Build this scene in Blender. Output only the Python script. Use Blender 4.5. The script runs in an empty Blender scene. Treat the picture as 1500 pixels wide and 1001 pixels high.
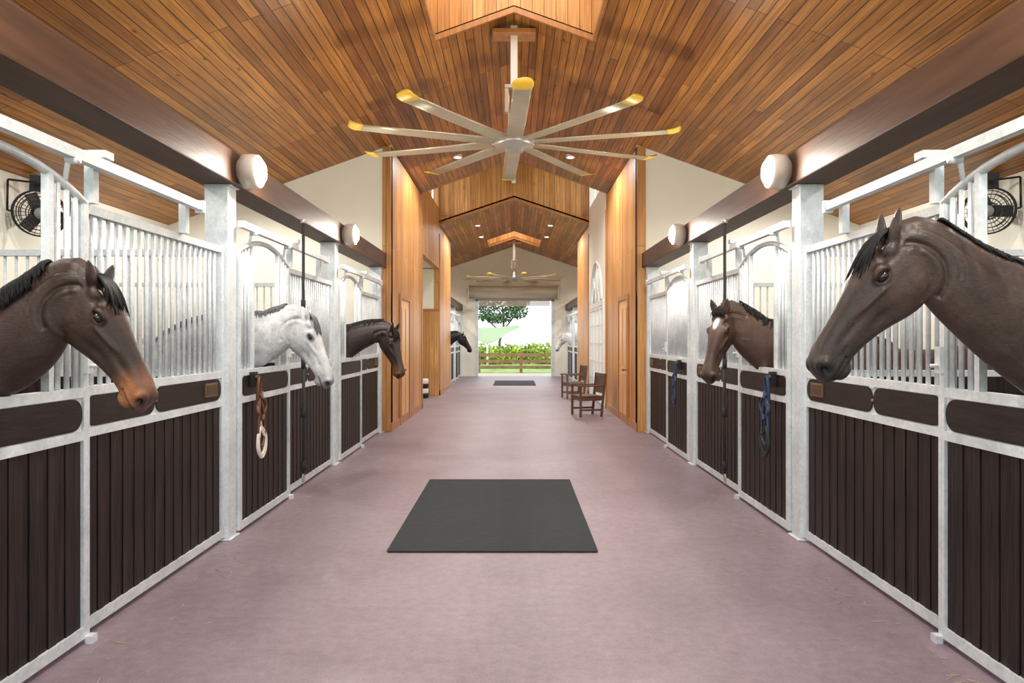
import bpy, bmesh, math, random
import numpy as np
from mathutils import Vector, Matrix
random.seed(7); np.random.seed(7)
scene=bpy.context.scene
scene.view_settings.view_transform='Standard'
scene.view_settings.look='None'
scene.view_settings.exposure=.3
pi=math.pi

# ------------------------------------------------------------ materials
def nm(name):
    m=bpy.data.materials.new(name); m.use_nodes=True
    nt=m.node_tree; b=nt.nodes['Principled BSDF']
    return m,nt,b
def L(nt,a,b): nt.links.new(a,b)
def mat(name,col,rough=.5,metal=0.,var=.0,vscale=8.,bump=0.,bscale=60.,emis=0.,spec=.5,stretch=(1,1,1),sheen=0.):
    m,nt,b=nm(name)
    b.inputs['Base Color'].default_value=(*col,1); b.inputs['Roughness'].default_value=rough
    b.inputs['Metallic'].default_value=metal; b.inputs['Specular IOR Level'].default_value=spec
    if sheen>0: b.inputs['Sheen Weight'].default_value=sheen
    if emis>0:
        b.inputs['Emission Color'].default_value=(*col,1); b.inputs['Emission Strength'].default_value=emis
    tc=nt.nodes.new('ShaderNodeTexCoord'); mp=nt.nodes.new('ShaderNodeMapping'); mp.inputs['Scale'].default_value=stretch
    L(nt,tc.outputs['Object'],mp.inputs['Vector'])
    if var>0:
        n=nt.nodes.new('ShaderNodeTexNoise'); n.inputs['Scale'].default_value=vscale; n.inputs['Detail'].default_value=6
        L(nt,mp.outputs[0],n.inputs['Vector'])
        r=nt.nodes.new('ShaderNodeValToRGB')
        r.color_ramp.elements[0].position=.3; r.color_ramp.elements[1].position=.7
        r.color_ramp.elements[0].color=(*[c*(1-var) for c in col],1)
        r.color_ramp.elements[1].color=(*[min(1,c*(1+var)) for c in col],1)
        L(nt,n.outputs['Fac'],r.inputs['Fac']); L(nt,r.outputs['Color'],b.inputs['Base Color'])
    if bump>0:
        n2=nt.nodes.new('ShaderNodeTexNoise'); n2.inputs['Scale'].default_value=bscale; n2.inputs['Detail'].default_value=4
        L(nt,mp.outputs[0],n2.inputs['Vector'])
        bp=nt.nodes.new('ShaderNodeBump'); bp.inputs['Strength'].default_value=bump; bp.inputs['Distance'].default_value=.01
        L(nt,n2.outputs['Fac'],bp.inputs['Height']); L(nt,bp.outputs['Normal'],b.inputs['Normal'])
    return m
def planks(name,c1,c2,along='y',across='x',row=.13,length=2.6,rough=.35,groove=(.03,.012,.005),grain=.3,mortar=.004,spec=.35):
    m,nt,b=nm(name)
    tc=nt.nodes.new('ShaderNodeTexCoord'); sp=nt.nodes.new('ShaderNodeSeparateXYZ'); cb=nt.nodes.new('ShaderNodeCombineXYZ')
    L(nt,tc.outputs['Object'],sp.inputs[0])
    ax={'x':0,'y':1,'z':2}
    L(nt,sp.outputs[ax[along]],cb.inputs[0])
    if across=='xy':
        ad=nt.nodes.new('ShaderNodeMath'); ad.operation='ADD'
        L(nt,sp.outputs[0],ad.inputs[0]); L(nt,sp.outputs[1],ad.inputs[1]); L(nt,ad.outputs[0],cb.inputs[1])
    else: L(nt,sp.outputs[ax[across]],cb.inputs[1])
    br=nt.nodes.new('ShaderNodeTexBrick'); br.inputs['Scale'].default_value=1
    br.inputs['Brick Width'].default_value=length; br.inputs['Row Height'].default_value=row
    br.inputs['Mortar Size'].default_value=mortar; br.inputs['Mortar Smooth'].default_value=.3
    br.inputs['Color1'].default_value=(*c1,1); br.inputs['Color2'].default_value=(*c2,1); br.inputs['Mortar'].default_value=(*groove,1)
    br.offset=.37; br.offset_frequency=3
    L(nt,cb.outputs[0],br.inputs['Vector'])
    mp=nt.nodes.new('ShaderNodeMapping'); mp.inputs['Scale'].default_value=(1.2,28,1)
    L(nt,cb.outputs[0],mp.inputs['Vector'])
    n=nt.nodes.new('ShaderNodeTexNoise'); n.inputs['Scale'].default_value=1.; n.inputs['Detail'].default_value=6; n.inputs['Distortion'].default_value=.6
    L(nt,mp.outputs[0],n.inputs['Vector'])
    n3=nt.nodes.new('ShaderNodeTexNoise'); n3.inputs['Scale'].default_value=.7; n3.inputs['Detail'].default_value=3
    L(nt,cb.outputs[0],n3.inputs['Vector'])
    r=nt.nodes.new('ShaderNodeMapRange'); r.inputs['From Min'].default_value=.3; r.inputs['From Max'].default_value=.7
    r.inputs['To Min'].default_value=1-grain; r.inputs['To Max'].default_value=1+grain
    L(nt,n.outputs['Fac'],r.inputs['Value'])
    r3=nt.nodes.new('ShaderNodeMapRange'); r3.inputs['From Min'].default_value=.3; r3.inputs['From Max'].default_value=.7
    r3.inputs['To Min'].default_value=.82; r3.inputs['To Max'].default_value=1.18
    L(nt,n3.outputs['Fac'],r3.inputs['Value'])
    mm=nt.nodes.new('ShaderNodeMath'); mm.operation='MULTIPLY'; L(nt,r.outputs[0],mm.inputs[0]); L(nt,r3.outputs[0],mm.inputs[1])
    vm=nt.nodes.new('ShaderNodeVectorMath'); vm.operation='SCALE'
    L(nt,br.outputs['Color'],vm.inputs[0]); L(nt,mm.outputs[0],vm.inputs['Scale'])
    vo=nt.nodes.new('ShaderNodeTexVoronoi'); vo.inputs['Scale'].default_value=1.0
    mpk=nt.nodes.new('ShaderNodeMapping'); mpk.inputs['Scale'].default_value=(1.6,4.2,1)
    L(nt,cb.outputs[0],mpk.inputs['Vector']); L(nt,mpk.outputs[0],vo.inputs['Vector'])
    kr=nt.nodes.new('ShaderNodeMapRange'); kr.inputs['From Min'].default_value=.03; kr.inputs['From Max'].default_value=.085
    kr.inputs['To Min'].default_value=.35; kr.inputs['To Max'].default_value=1.
    L(nt,vo.outputs['Distance'],kr.inputs['Value'])
    vm2=nt.nodes.new('ShaderNodeVectorMath'); vm2.operation='SCALE'
    L(nt,vm.outputs[0],vm2.inputs[0]); L(nt,kr.outputs[0],vm2.inputs['Scale'])
    L(nt,vm2.outputs[0],b.inputs['Base Color']); b.inputs['Roughness'].default_value=rough; b.inputs['Specular IOR Level'].default_value=spec
    bp=nt.nodes.new('ShaderNodeBump'); bp.inputs['Strength'].default_value=.5; bp.inputs['Distance'].default_value=.006; bp.invert=True
    L(nt,br.outputs['Fac'],bp.inputs['Height']); L(nt,bp.outputs['Normal'],b.inputs['Normal'])
    return m

M_ceil=planks('ceiling_boards',(.49,.205,.042),(.235,.082,.015),'y','x',row=.105,groove=(.035,.012,.004),length=3.4,mortar=.005,grain=.38,spec=.25)
M_wallwood=planks('cedar_wall_boards',(.62,.315,.105),(.44,.20,.058),'z','xy',row=.15,length=5.1,rough=.42,groove=(.12,.045,.015))
M_doorwood=mat('varnished_door_wood',(.42,.18,.055),.4,var=.2,vscale=3,stretch=(6,6,.6))
M_honey=mat('honey_door',(.74,.40,.14),.35,var=.15,vscale=3,stretch=(6,6,.5))
M_cream=mat('cream_plaster',(.88,.86,.74),.8,var=.02,vscale=2,bump=.05)
def galv():
    m,nt,b=nm('galvanised_steel')
    b.inputs['Metallic'].default_value=.15; b.inputs['Roughness'].default_value=.42
    tc=nt.nodes.new('ShaderNodeTexCoord')
    v=nt.nodes.new('ShaderNodeTexVoronoi'); v.inputs['Scale'].default_value=45; L(nt,tc.outputs['Object'],v.inputs['Vector'])
    n=nt.nodes.new('ShaderNodeTexNoise'); n.inputs['Scale'].default_value=6; n.inputs['Detail'].default_value=5; L(nt,tc.outputs['Object'],n.inputs['Vector'])
    a=nt.nodes.new('ShaderNodeMath'); a.operation='MULTIPLY_ADD'; L(nt,v.outputs['Color'],a.inputs[0]); a.inputs[1].default_value=.35; L(nt,n.outputs['Fac'],a.inputs[2])
    r=nt.nodes.new('ShaderNodeValToRGB'); r.color_ramp.elements[0].position=.35; r.color_ramp.elements[1].position=.95
    r.color_ramp.elements[0].color=(.53,.59,.615,1); r.color_ramp.elements[1].color=(.78,.82,.83,1)
    L(nt,a.outputs[0],r.inputs['Fac']); L(nt,r.outputs['Color'],b.inputs['Base Color'])
    return m
M_galv=galv()
M_kick=mat('dark_stained_boards',(.020,.0115,.010),.5,var=.65,vscale=3.,stretch=(14,14,.8),bump=.25,bscale=8,spec=.3)
M_band=mat('dark_stained_rail',(.018,.011,.010),.5,var=.4,vscale=5,stretch=(10,1,10),bump=.15,bscale=20,spec=.3)
M_beam=mat('brown_painted_beam',(.075,.032,.016),.5,var=.25,vscale=3,stretch=(6,.5,6),bump=.15,bscale=10,spec=.25)
M_black=mat('black_metal',(.015,.015,.016),.4,metal=.3,var=.2)
M_blackcord=mat('black_rope',(.02,.02,.022),.7,bump=.4,bscale=200,var=.2)
M_white=mat('white_paint',(.82,.82,.80),.45,var=.02)
M_lampbody=mat('lamp_housing',(.50,.43,.37),.45,var=.05)
M_lens=mat('lamp_lens',(1,.84,.58),.3,emis=1.4)
M_spotlens=mat('downlight_lens',(1,.92,.78),.3,emis=10)
M_blade=mat('champagne_fan_blade',(.56,.49,.35),.35,metal=.5,var=.06,vscale=3)
M_yellow=mat('yellow_blade_tip',(.90,.56,.05),.4,var=.05)
M_fanmetal=mat('fan_hub_metal',(.55,.52,.46),.35,metal=.6,var=.05)
M_brass=mat('brass_plate',(.22,.15,.085),.5,metal=.4,var=.15)
M_plate=mat('nameplate_wood',(.08,.045,.025),.4,var=.2)
M_chair=mat('weathered_teak',(.13,.075,.05),.55,var=.3,vscale=6,bump=.2)
M_box=mat('roller_shutter',(.62,.56,.44),.45,var=.05)
M_leather=mat('brown_leather',(.12,.045,.02),.45,var=.3)
M_rope=mat('cream_rope',(.75,.68,.6),.8,bump=.4,bscale=150,var=.08)
M_blue=mat('navy_rope',(.02,.04,.09),.7,bump=.4,bscale=150,var=.3)
M_eye=mat('horse_eye',(.012,.007,.005),.05,spec=.8,var=.1)
M_badge=mat('fan_badge',(.25,.25,.25),.4,var=.05); M_fblade=mat('fan_blade_dark',(.07,.07,.075),.4,var=.1)
def glassm():
    m,nt,b=nm('window_glass'); b.inputs['Transmission Weight'].default_value=1; b.inputs['Roughness'].default_value=.02; b.inputs['IOR'].default_value=1.05
    b.inputs['Base Color'].default_value=(.95,.98,1,1); return m
M_glass=glassm()
M_fence=mat('stained_fence',(.28,.15,.085),.7,var=.3,vscale=4)
def sailm():
    m,nt,b=nm('shade_sail'); b.inputs['Base Color'].default_value=(.85,.88,.84,1)
    tr=nt.nodes.new('ShaderNodeBsdfTranslucent'); tr.inputs[0].default_value=(.8,.84,.78,1)
    n=nt.nodes.new('ShaderNodeTexNoise'); n.inputs['Scale'].default_value=3
    mr=nt.nodes.new('ShaderNodeMapRange'); mr.inputs['To Min'].default_value=.12; mr.inputs['To Max'].default_value=.25; L(nt,n.outputs['Fac'],mr.inputs['Value'])
    mx=nt.nodes.new('ShaderNodeMixShader'); L(nt,mr.outputs[0],mx.inputs[0]); L(nt,b.outputs[0],mx.inputs[1]); L(nt,tr.outputs[0],mx.inputs[2])
    L(nt,mx.outputs[0],nt.nodes['Material Output'].inputs['Surface']); return m
M_sail=sailm()
M_straw=mat('straw',(.65,.50,.26),.8,var=.2)

def floor_mat():
    m,nt,b=nm('mauve_rubber_floor')
    tc=nt.nodes.new('ShaderNodeTexCoord')
    n1=nt.nodes.new('ShaderNodeTexNoise'); n1.inputs['Scale'].default_value=.9; n1.inputs['Detail'].default_value=5; n1.inputs['Roughness'].default_value=.6
    n2=nt.nodes.new('ShaderNodeTexNoise'); n2.inputs['Scale'].default_value=14; n2.inputs['Detail'].default_value=10; n2.inputs['Roughness'].default_value=.8
    n3=nt.nodes.new('ShaderNodeTexNoise'); n3.inputs['Scale'].default_value=120; n3.inputs['Detail'].default_value=3
    for n in (n1,n2,n3): L(nt,tc.outputs['Object'],n.inputs['Vector'])
    r1=nt.nodes.new('ShaderNodeValToRGB'); r1.color_ramp.elements[0].position=.3; r1.color_ramp.elements[1].position=.72
    r1.color_ramp.elements[0].color=(.215,.156,.177,1); r1.color_ramp.elements[1].color=(.285,.218,.253,1)
    L(nt,n1.outputs['Fac'],r1.inputs['Fac'])
    r2=nt.nodes.new('ShaderNodeMapRange'); r2.inputs['From Min'].default_value=.3; r2.inputs['From Max'].default_value=.7; r2.inputs['To Min'].default_value=.74; r2.inputs['To Max'].default_value=1.24
    L(nt,n2.outputs['Fac'],r2.inputs['Value'])
    r3=nt.nodes.new('ShaderNodeMapRange'); r3.inputs['From Min'].default_value=.3; r3.inputs['From Max'].default_value=.7; r3.inputs['To Min'].default_value=.88; r3.inputs['To Max'].default_value=1.12
    L(nt,n3.outputs['Fac'],r3.inputs['Value'])
    mu=nt.nodes.new('ShaderNodeMath'); mu.operation='MULTIPLY'; L(nt,r2.outputs[0],mu.inputs[0]); L(nt,r3.outputs[0],mu.inputs[1])
    vm=nt.nodes.new('ShaderNodeVectorMath'); vm.operation='SCALE'; L(nt,r1.outputs['Color'],vm.inputs[0]); L(nt,mu.outputs[0],vm.inputs['Scale'])
    L(nt,vm.outputs[0],b.inputs['Base Color']); b.inputs['Roughness'].default_value=.45
    bp=nt.nodes.new('ShaderNodeBump'); bp.inputs['Strength'].default_value=.25; bp.inputs['Distance'].default_value=.004
    L(nt,n2.outputs['Fac'],bp.inputs['Height']); L(nt,bp.outputs['Normal'],b.inputs['Normal'])
    return m
M_floor=floor_mat()
M_mat=mat('black_rubber_mat',(.024,.028,.032),.75,var=.35,vscale=5,stretch=(2,14,1),bump=.3,bscale=60,spec=.25)
M_grass=mat('lawn_grass',(.22,.33,.08),.9,var=.35,vscale=1.5)
M_path=mat('paved_path',(.45,.38,.33),.8,var=.1)
M_leaf=mat('tree_leaves',(.06,.12,.05),.6,var=.5,vscale=1.5)
M_hedge=mat('hedge_leaves',(.36,.46,.06),.6,var=.5,vscale=1.2)
M_bark=mat('tree_bark',(.12,.09,.07),.9,var=.3)

# ------------------------------------------------------------ builder
def catmull(P,n):
    P=np.array(P,float); k=len(P); out=[]
    ext=np.vstack([2*P[0]-P[1],P,2*P[-1]-P[-2]])
    for i in range(n):
        t=i/(n-1)*(k-1); s=min(int(t),k-2); u=t-s
        p0,p1,p2,p3=ext[s],ext[s+1],ext[s+2],ext[s+3]
        out.append(.5*((2*p1)+(-p0+p2)*u+(2*p0-5*p1+4*p2-p3)*u*u+(-p0+3*p1-3*p2+p3)*u**3))
    return np.array(out)
class B:
    def __init__(s): s.v=[];s.f=[];s.m=[];s.s=[]
    def add(s,vs,fs,m=0,sm=False):
        o=len(s.v); s.v.extend([tuple(float(c) for c in p) for p in vs])
        for f in fs: s.f.append([i+o for i in f]); s.m.append(m); s.s.append(sm)
    def box(s,x0,x1,y0,y1,z0,z1,m=0):
        vs=[(x,y,z) for x in (x0,x1) for y in (y0,y1) for z in (z0,z1)]
        s.add(vs,[(0,1,3,2),(4,6,7,5),(0,4,5,1),(2,3,7,6),(0,2,6,4),(1,5,7,3)],m)
    def obox(s,c,size,R,m=0):
        a,b_,d=[q/2 for q in size]
        vs=[Vector(c)+R@Vector((x,y,z)) for x in (-a,a) for y in (-b_,b_) for z in (-d,d)]
        s.add(vs,[(0,1,3,2),(4,6,7,5),(0,4,5,1),(2,3,7,6),(0,2,6,4),(1,5,7,3)],m)
    def rings(s,R,m=0,sm=True,cap=True,closed=False):
        n=len(R[0]); vs=[p for r in R for p in r]; fs=[]
        k=len(R)
        for i in range(k if closed else k-1):
            j=(i+1)%k
            for a in range(n):
                b_=(a+1)%n
                fs.append((i*n+a,i*n+b_,j*n+b_,j*n+a))
        if cap and not closed:
            fs.append(tuple(range(n))[::-1]); fs.append(tuple((k-1)*n+a for a in range(n)))
        s.add(vs,fs,m,sm)
    def loft(s,pts,hz,hy=None,n=16,m=0,ref=(0,0,1),sm=True,cap=True,closed=False):
        pts=[Vector(p) for p in pts]; k=len(pts)
        if hy is None: hy=hz
        if not hasattr(hz,'__len__'): hz=[hz]*k
        if not hasattr(hy,'__len__'): hy=[hy]*k
        R=[]; ref=Vector(ref)
        for i in range(k):
            if closed: T=pts[(i+1)%k]-pts[i-1]
            else: T=pts[min(i+1,k-1)]-pts[max(i-1,0)]
            T.normalize(); Lt=T.cross(ref)
            if Lt.length<1e-3: Lt=T.cross(Vector((0.31,.9,.2)))
            Lt.normalize(); U=Lt.cross(T)
            R.append([pts[i]+U*hz[i]*math.cos(2*pi*a/n)+Lt*hy[i]*math.sin(2*pi*a/n) for a in range(n)])
        s.rings(R,m,sm,cap,closed)
    def cyl(s,p0,p1,r,n=12,m=0,r1=None,sm=True):
        p0=Vector(p0);p1=Vector(p1); d=p1-p0
        ref=(0,0,1) if abs(d.normalized().z)<.9 else (1,0,0)
        s.loft([p0,p1],[r,r if r1 is None else r1],n=n,m=m,ref=ref,sm=sm)
    def ell(s,c,r,m=0,Mx=None,nu=16,nv=10):
        vs=[];fs=[]
        c=Vector(c)
        def T(p): 
            return (Mx@p) if Mx is not None else p
        vs.append(T(c+Vector((0,0,r[2]))))
        for i in range(1,nv):
            th=pi*i/nv
            for j in range(nu):
                ph=2*pi*j/nu
                vs.append(T(c+Vector((r[0]*math.sin(th)*math.cos(ph),r[1]*math.sin(th)*math.sin(ph),r[2]*math.cos(th)))))
        vs.append(T(c-Vector((0,0,r[2]))))
        for j in range(nu): fs.append((0,1+j,1+(j+1)%nu))
        for i in range(nv-2):
            for j in range(nu):
                a=1+i*nu+j;b_=1+i*nu+(j+1)%nu
                fs.append((a,a+nu,b_+nu,b_))
        last=len(vs)-1; o=1+(nv-2)*nu
        for j in range(nu): fs.append((last,o+(j+1)%nu,o+j))
        s.add(vs,fs,m,True)
    def prism(s,poly,axis,a0,a1,m=0,sm=False):
        def P(p,a):
            if axis=='y': return (p[0],a,p[1])
            if axis=='x': return (a,p[0],p[1])
            return (p[0],p[1],a)
        n=len(poly); vs=[P(p,a0) for p in poly]+[P(p,a1) for p in poly]
        fs=[tuple(range(n))[::-1],tuple(range(n,2*n))]+[(i,(i+1)%n,(i+1)%n+n,i+n) for i in range(n)]
        s.add(vs,fs,m,sm)
    def mesh(s,name,mats,recalc=True):
        me=bpy.data.meshes.new(name); me.from_pydata(s.v,[],s.f)
        for q in mats: me.materials.append(q)
        me.polygons.foreach_set('material_index',s.m); me.polygons.foreach_set('use_smooth',s.s)
        if recalc:
            bm=bmesh.new(); bm.from_mesh(me); bmesh.ops.recalc_face_normals(bm,faces=bm.faces); bm.to_mesh(me); bm.free()
        me.update(); return me
    def build(s,name,mats,loc=(0,0,0),rz=0,parent=None,bevel=0,recalc=True):
        o=bpy.data.objects.new(name,s.mesh(name,mats,recalc)); scene.collection.objects.link(o)
        o.location=loc; o.rotation_euler=(0,0,rz)
        if parent: o.parent=parent
        if bevel>0:
            md=o.modifiers.new('bevel','BEVEL'); md.width=bevel; md.segments=2; md.limit_method='ANGLE'; md.angle_limit=.7
        return o
def empty(name,loc,rz=0):
    o=bpy.data.objects.new(name,None); scene.collection.objects.link(o); o.location=loc; o.rotation_euler=(0,0,rz); o.empty_display_size=.2; return o
def dup(o,name,loc,rz=0):
    q=bpy.data.objects.new(name,o.data); scene.collection.objects.link(q); q.location=loc; q.rotation_euler=(0,0,rz)
    for md in o.modifiers:
        n=q.modifiers.new(md.name,md.type)
        if md.type=='BEVEL': n.width=md.width; n.segments=md.segments; n.limit_method='ANGLE'; n.angle_limit=.7
    return q

# ------------------------------------------------------------ room dims
YA,YB,YC,YD,YE=-1.2,11.85,15.8,19.4,22.9
YF=29.4
HW=2.13; OW=6.0; SF=2.3
def zA(x): return 5.74-.36*abs(x)
def zC(x): return 5.60-.335*abs(x)

b=B(); b.box(-OW-.15,OW+.15,YA,YF+.15,-.2,0); b.build('floor',[M_floor])
for sgn,nmn in ((-1,'wall_left'),(1,'wall_right')):
    b=B()
    x0,x1=sorted((sgn*OW,sgn*(OW+.15)))
    b.box(x0,x1,YA,YC,0,3.64); b.box(x0,x1,YD,YF,0,3.64)
    xi0,xi1=sorted((sgn*OW,sgn*(OW-.04)))
    b.box(xi0,xi1,YA,YB,0,1.35,1); b.box(xi0,xi1,YE,YF,0,1.35,1)
    b.build(nmn,[M_cream,M_kick])
def ceiling(name,y0,y1,zf,h0,h1,hx=1.0):
    b=B(); t=.08
    for s in (-1,1):
        def strip(xa,xb,ya,yb):
            b.prism([(s*xa,zf(xa)),(s*xb,zf(xb)),(s*xb,zf(xb)+t),(s*xa,zf(xa)+t)],'y',ya,yb)
        strip(hx,OW+.4,y0,y1); strip(0,hx,y0,h0); strip(0,hx,h1,y1)
    return b.build(name,[M_ceil])
ceiling('ceiling',YA,YC,zA,6.5,8.62)
ceiling('ceiling_far',YD,YF+.15,zC,25.2,27.1)
def shaft(name,h0,h1,zf,hx=1.0):
    b=B(); t=.06; top=7.0
    for ya,yb in ((h0-t,h0),(h1,h1+t)):
        b.prism([(-hx,zf(hx)+.04),(0,zf(0)+.04),(hx,zf(hx)+.04),(hx,top),(-hx,top)],'y',ya,yb)
    for s in (-1,1):
        x0,x1=sorted((s*hx,s*(hx+t)))
        b.box(x0,x1,h0-t,h1+t,zf(hx)+.04,top)
    for s in (-1,1):
        for ya,yb in ((h0-.03,h0+.01),(h1-.01,h1+.03)):
            b.prism([(0,zf(0)-.012),(s*hx,zf(hx)-.012),(s*hx,zf(hx)+.06),(0,zf(0)+.06)],'y',ya,yb,1)
        x0,x1=sorted((s*(hx-.01),s*(hx+.03)))
        b.box(x0,x1,h0,h1,zf(hx)-.02,zf(hx)+.06,1)
    for k in range(1,3):
        y=h0+(h1-h0)*k/3; b.box(-hx,hx,y-.025,y+.025,top-.08,top,1)
    b.box(-.025,.025,h0,h1,top-.08,top,1)
    b.build(name,[M_wallwood,M_doorwood])
shaft('roof_cupola',6.5,8.62,zA); shaft('roof_cupola',25.2,27.1,zC)

for s,nn in ((-1,'wall_gable_left'),(1,'wall_gable_right')):
    b=B()
    b.prism([(s*HW,0),(s*OW,0),(s*OW,zA(OW)),(s*HW,zA(HW))],'y',YB,YB+.12,0)
    b.box(*sorted((s*(HW-.0),s*(SF+.02))),YB-.03,YB,0,2.4,1)
    b.build(nn,[M_cream,M_wallwood])
    b=B()
    b.prism([(s*(HW+.15),0),(s*OW,0),(s*OW,zC(OW)),(s*(HW+.15),zC(HW+.15))],'y',YE-.12,YE,0)
    b.build('wall_gable_far',[M_cream])
for s,nn in ((-1,'wall_hall_left'),(1,'wall_hall_right')):
    b=B(); x0,x1=sorted((s*HW,s*(HW+.15)))
    b.box(x0,x1,YB+.12,YC,0,zA(HW+.15)); b.box(x0,x1,YB-.035,YB+.12,0,zA(HW+.15)+.02)
    b.box(x0,x1,YD,YE,0,zC(HW+.15))
    xi=sorted((s*HW,s*(HW-.02)))
    b.box(*xi,YB-.04,YC,0,.14,1); b.box(*xi,YD,YE,0,.14,1)
    for y in (YC-.12,YD): b.box(*xi,y,y+.12,0,4.6,1)
    b.build(nn,[M_wallwood,M_doorwood])
b=B()
top=7.6
b.prism([(-HW-.15,zA(HW+.15)),(0,zA(0)),(HW+.15,zA(HW+.15)),(HW+.15,top),(-HW-.15,top)],'y',YC-.1,YC)
b.prism([(-HW-.15,zC(HW+.15)),(0,zC(0)),(HW+.15,zC(HW+.15)),(HW+.15,top),(-HW-.15,top)],'y',YD,YD+.12)
for s in (-1,1):
    b.prism([(0,zC(0)-.05),(s*HW,zC(HW)-.05),(s*HW,zC(HW)+.03),(0,zC(0)+.03)],'y',YD-.03,YD,1)
b.build('wall_crossing',[M_wallwood,M_doorwood])
b=B(); x0,x1=-HW-.15,-HW
b.box(x0,x1,YC,YD,3.6,5.3); b.box(x0,x1,YC,YD,7.2,top)
for y in (YC,YD-.15,(YC+YD)/2-.05): b.box(x0,x1,y,y+.15,5.3,7.2)
b.build('wall_crossing_left',[M_wallwood])
b=B()
yc=(YC+YD)/2; hwd=1.4; ar=1.15
poly=[(YC,0),(yc-hwd,0),(yc-hwd,2.42),(yc-ar,2.42)]
poly+= [(yc-ar*math.cos(t),2.52+ar*math.sin(t)*.9) for t in np.linspace(0,pi,25)]
poly+=[(yc+ar,2.42),(yc+hwd,2.42),(yc+hwd,0),(YD,0),(YD,5.3),(YC,5.3)]
b.prism(poly,'x',HW,HW+.05)
b.box(HW,HW+.15,YC,YD,7.2,top)
for y in (YC,YD-.15,yc-.05): b.box(HW,HW+.15,y,y+.15,5.3,7.2)
b.build('wall_crossing_right',[M_cream])
b=B(); b.box(-HW-.3,HW+.3,YC-.1,YD+.12,top,top+.1); b.build('ceiling_crossing',[M_ceil])
b=B()
G0,G1=HW-.02,HW+.025
def fr(y0,y1,z0,z1,w=.06,x0=G0,x1=G1,m=0):
    b.box(x0,x1,y0,y0+w,z0,z1,m); b.box(x0,x1,y1-w,y1,z0,z1,m); b.box(x0,x1,y0+w,y1-w,z0,z0+w,m); b.box(x0,x1,y0+w,y1-w,z1-w,z1,m)
for k in range(4):
    y0=yc-hwd+k*hwd/2; fr(y0,y0+hwd/2,.02,2.42,.07)
    b.box(HW-.005,HW+.01,y0+hwd/4-.012,y0+hwd/4+.012,.09,2.36)
    for z in (.55,1.02,1.48,1.94): b.box(HW-.005,HW+.01,y0+.07,y0+hwd/2-.07,z,z+.025)
b.box(HW-.03,HW+.03,yc-hwd-.08,yc+hwd+.08,2.42,2.54)
b.box(HW-.03,HW+.0,yc-hwd-.09,yc-hwd,0,2.42); b.box(HW-.03,HW+.0,yc+hwd,yc+hwd+.09,0,2.42)
pts=[(HW,yc-ar*math.cos(t),2.54+ar*.9*math.sin(t)) for t in np.linspace(0,pi,25)]
b.loft(pts,.05,.035,n=6,ref=(1,0,0))
for t in (pi/4,pi/2,3*pi/4): b.cyl((HW,yc,2.54),(HW,yc-ar*math.cos(t),2.54+ar*.9*math.sin(t)),.012,6)
pts=[(HW,yc-.4*math.cos(t),2.54+.4*math.sin(t)) for t in np.linspace(0,pi,17)]
b.loft(pts,.012,n=6,ref=(1,0,0))
b.build('french_door',[M_white,M_glass])
b=B()
b.box(-OW,-HW-.15,YD,YD+.12,0,3.6,0)
b.box(-OW,-HW,YD-.04,YD,0,2.4,1); b.box(-OW,-HW,YD-.06,YD,2.4,2.46,2)
b.box(-OW,-HW-.15,YC-.12,YC,0,3.6,0)
b.box(-OW-.15,-OW,YC,YC+.5,0,3.7,0); b.box(-OW-.15,-OW,YD-.5,YD,0,3.7,0); b.box(-OW-.15,-OW,YC+.5,YD-.5,3.2,3.7,0)
b.build('wall_alcove',[M_cream,M_wallwood,M_doorwood])
b=B(); b.box(-OW-.15,-HW-.152,YC-.12,YD+.12,3.62,3.72); b.build('ceiling_alcove',[M_cream])
b=B(); b.box(HW+.15,OW,YC-.12,YC,0,3.6); b.box(HW+.15,OW,YD,YD+.12,0,3.6); b.build('wall_exterior_right',[M_cream])
b=B()
b.prism([(-OW,0),(-1.56,0),(-1.56,3.28),(1.62,3.28),(1.62,0),(OW,0),(OW,zC(OW)),(0,zC(0)),(-OW,zC(OW))],'y',YF,YF+.15)
b.build('wall_back',[M_cream])
b=B()
for xa,xb in ((-1.66,-1.54),(1.60,1.72)): b.box(xa,xb,YF-.05,YF+.18,0,3.3)
b.box(-1.66,1.72,YF-.05,YF+.18,3.24,3.34)
b.build('trim_1',[M_galv])
b=B()
b.cyl((-1.9,YF-.3,3.6),(1.85,YF-.3,3.6),.26,24)
for x in (-1.96,1.85): b.box(x,x+.06,YF-.58,YF-.06,3.3,3.9)
for k in range(6): b.box(-1.5,1.55,YF-.09,YF-.06,3.02+k*.05,3.06+k*.05)
b.build('roller_shutter',[M_box])
def idoor(s,y0,y1):
    b=B(); X=s*HW
    def bx(w0,w1,a,c,z0,z1,m): b.box(*sorted((X-s*w0,X-s*w1)),a,c,z0,z1,m)
    bx(0,.03,y0-.1,y0,0,2.45,1); bx(0,.03,y1,y1+.1,0,2.45,1); bx(0,.03,y0,y1,2.35,2.45,1)
    bx(0,.012,y0,y1,0,2.35,0)
    for za,zb in ((.15,.95),(1.1,2.2)):
        for ya,yb in ((y0+.1,(y0+y1)/2-.05),((y0+y1)/2+.05,y1-.1)):
            bx(.012,.025,ya,yb,za,zb,0)
    b.cyl((X-s*.01,y0+.12,1.02),(X-s*.07,y0+.12,1.02),.015,8,2); b.ell((X-s*.08,y0+.12,1.02),(.02,.03,.03),2)
    b.build('door_1' if s<0 else 'door_2',[M_honey,M_doorwood,M_brass],bevel=.004)
idoor(-1,12.75,13.75); idoor(1,12.75,13.75)

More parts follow.
